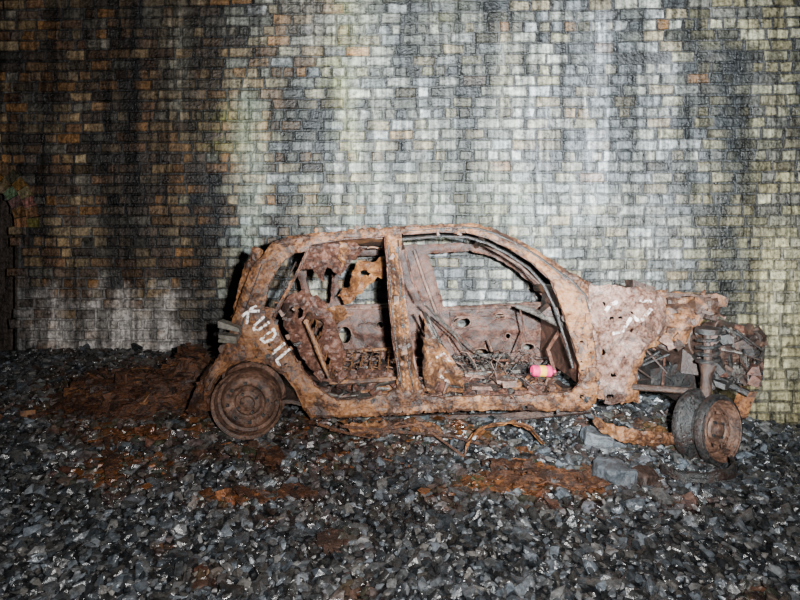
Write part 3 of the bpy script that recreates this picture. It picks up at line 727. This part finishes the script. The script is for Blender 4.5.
B.panel([(590,412),(600,420),(622,428),(650,431),(676,433),(690,440),(672,446),(640,445),(612,438),(596,428)],[],lambda a,b_:3.02+.05*N(a*.05,b_*.05,2)+.02*N(a*.2,b_*.2,4),th=.006,step=3,jit=1.8)
B.obj('rusty_trim_strip',M_main,None,False)
B=MB_()
for pts,r in [([(318,424,3.1),(350,434,3.05),(390,428,3.05),(420,424,3.1),(450,446,3.0),(472,462,2.95)],.007),([(330,430,3.1),(370,438,3.05),(400,422,3.1),(440,432,3.05)],.005),([(380,458,2.95),(430,470,2.9),(480,462,2.95)],.004),([(340,426,3.1),(400,432,3.1),(452,436,3.1),(480,444,3.0)],.008),([(350,470,2.85),(410,466,2.9)],.004)]:
    B.tube([P(*p) for p in pts],r,6,0,False,.2)
B.panel([(340,422),(372,424),(398,418),(432,424),(452,440),(430,436),(404,428),(384,438),(356,436)],[],w_(51,3.12),th=.006,step=3,jit=2.8,mi=1)
B.obj('torn_sill_strip',[M_ground_rust,M_main],None,False)
def block(name,px,py,size,rz,mat):
    x,y=on(px,py); bm=bmesh.new(); bmesh.ops.create_cube(bm,size=1)
    bmesh.ops.subdivide_edges(bm,edges=bm.edges,cuts=5,use_grid_fill=True)
    R=RZ(rz)@Matrix.Rotation(.12,3,'Y')
    for v in bm.verts:
        c=v.co.copy(); e=max(0,sum(abs(q)>.45 for q in c)-1); c*= (1-.07*e)
        c=Vector((c.x*size[0],c.y*size[1],c.z*size[2])); c+=Vector((1,1,1))*.025*N(c.x*12+px,c.y*12,c.z*12)
        v.co=R@c+Vector((x,y+size[1]/2,gz(x,y)+size[2]*.45))
    me=bpy.data.meshes.new(name); bm.to_mesh(me); bm.free(); me.materials.append(mat); o=bpy.data.objects.new(name,me); scene.collection.objects.link(o)
block('concrete_block',620,488,(.16,.13,.08),.35,M_conc)
block('concrete_block',601,450,(.15,.12,.08),-.2,M_conc)
block('concrete_block',648,486,(.10,.09,.05),.6,M_dark)
B=MB_(); x,y=on(704,484)
B.grid(lambda u,v:(x+.16*math.cos(math.pi*(1+u)), y+.06+.14*math.sin(math.pi*(1+u)), gz(x,y)+.02+.04*v+.02*N(u*6,v*3)+.04*u),28,5,.02,0,(0,1,0))
B.obj('burnt_tyre_carcass',M_black,None,True)

B=MB_()
def pile(u,v):
    x=-2.45+u*1.45; y=3.45+v*.95; a=(u-.58)/.46; b_=(v-.5)/.5
    h=max(0,1-a*a-b_*b_+.5*N(x*2.5,y*2.5,9))
    return (x,y,gz(x,y)-.03+.20*min(1.2,h)**.8*(1+.7*N(x*4,y*4,2))+.07*N(x*11,y*11,4)*min(1,h)+.03*N(x*30,y*30,4)*min(1,h))
B.grid(pile,80,56)
for i in range(800):
    u=random.gauss(.55,.24);v=random.gauss(.45,.25)
    if not(0<u<1 and 0<v<1): continue
    p=pile(u,v)
    R=RZ(random.uniform(0,6))@Matrix.Rotation(random.gauss(0,.6),3,'X')
    s_=random.uniform(.015,.09); B.box((p[0],p[1],max(p[2],gz(p[0],p[1]))+.012),(s_,s_*random.uniform(.3,.9),.004),R,random.choice([0,0,0,0,1,2,2]),.007)
B.obj('rust_debris_pile',[M_ground_rust,M_main,M_dark])

# ---------------- camera & lights ----------------
cam=bpy.data.cameras.new('camera'); co=bpy.data.objects.new('camera',cam); scene.collection.objects.link(co)
co.location=(0,0,CH); co.rotation_euler=(math.pi/2,0,0); cam.sensor_width=36; cam.lens=36*F/800; cam.shift_y=-81/800; cam.clip_start=.05
scene.camera=co
def spot(name,loc,tgt,energy,col,size,blend,rad=.03):
    l=bpy.data.lights.new(name,'SPOT'); l.energy=energy; l.color=col; l.spot_size=math.radians(size); l.spot_blend=blend; l.shadow_soft_size=rad
    o=bpy.data.objects.new(name,l); scene.collection.objects.link(o); o.location=loc
    o.rotation_euler=(Vector(tgt)-Vector(loc)).to_track_quat('-Z','Y').to_euler()
spot('fill_light',(.20,.05,1.24),(1.15,5.2,1.62),4700,(.87,.96,1.0),68,1.0,.02)
spot('fill_light',(.16,.0,1.22),(.2,4.0,.95),700,(1.0,.98,.95),140,1.0,.02)  # added wide fill beside the torch, lifts the dim areas
spot('fill_light',(1.6,.6,1.3),(3.2,5.1,.5),560,(1.0,.92,.60),36,1.0,.05)
w=bpy.data.worlds.new('world'); w.use_nodes=True; scene.world=w; w.node_tree.nodes['Background'].inputs[0].default_value=(.10,.14,.2,1); w.node_tree.nodes['Background'].inputs[1].default_value=.07
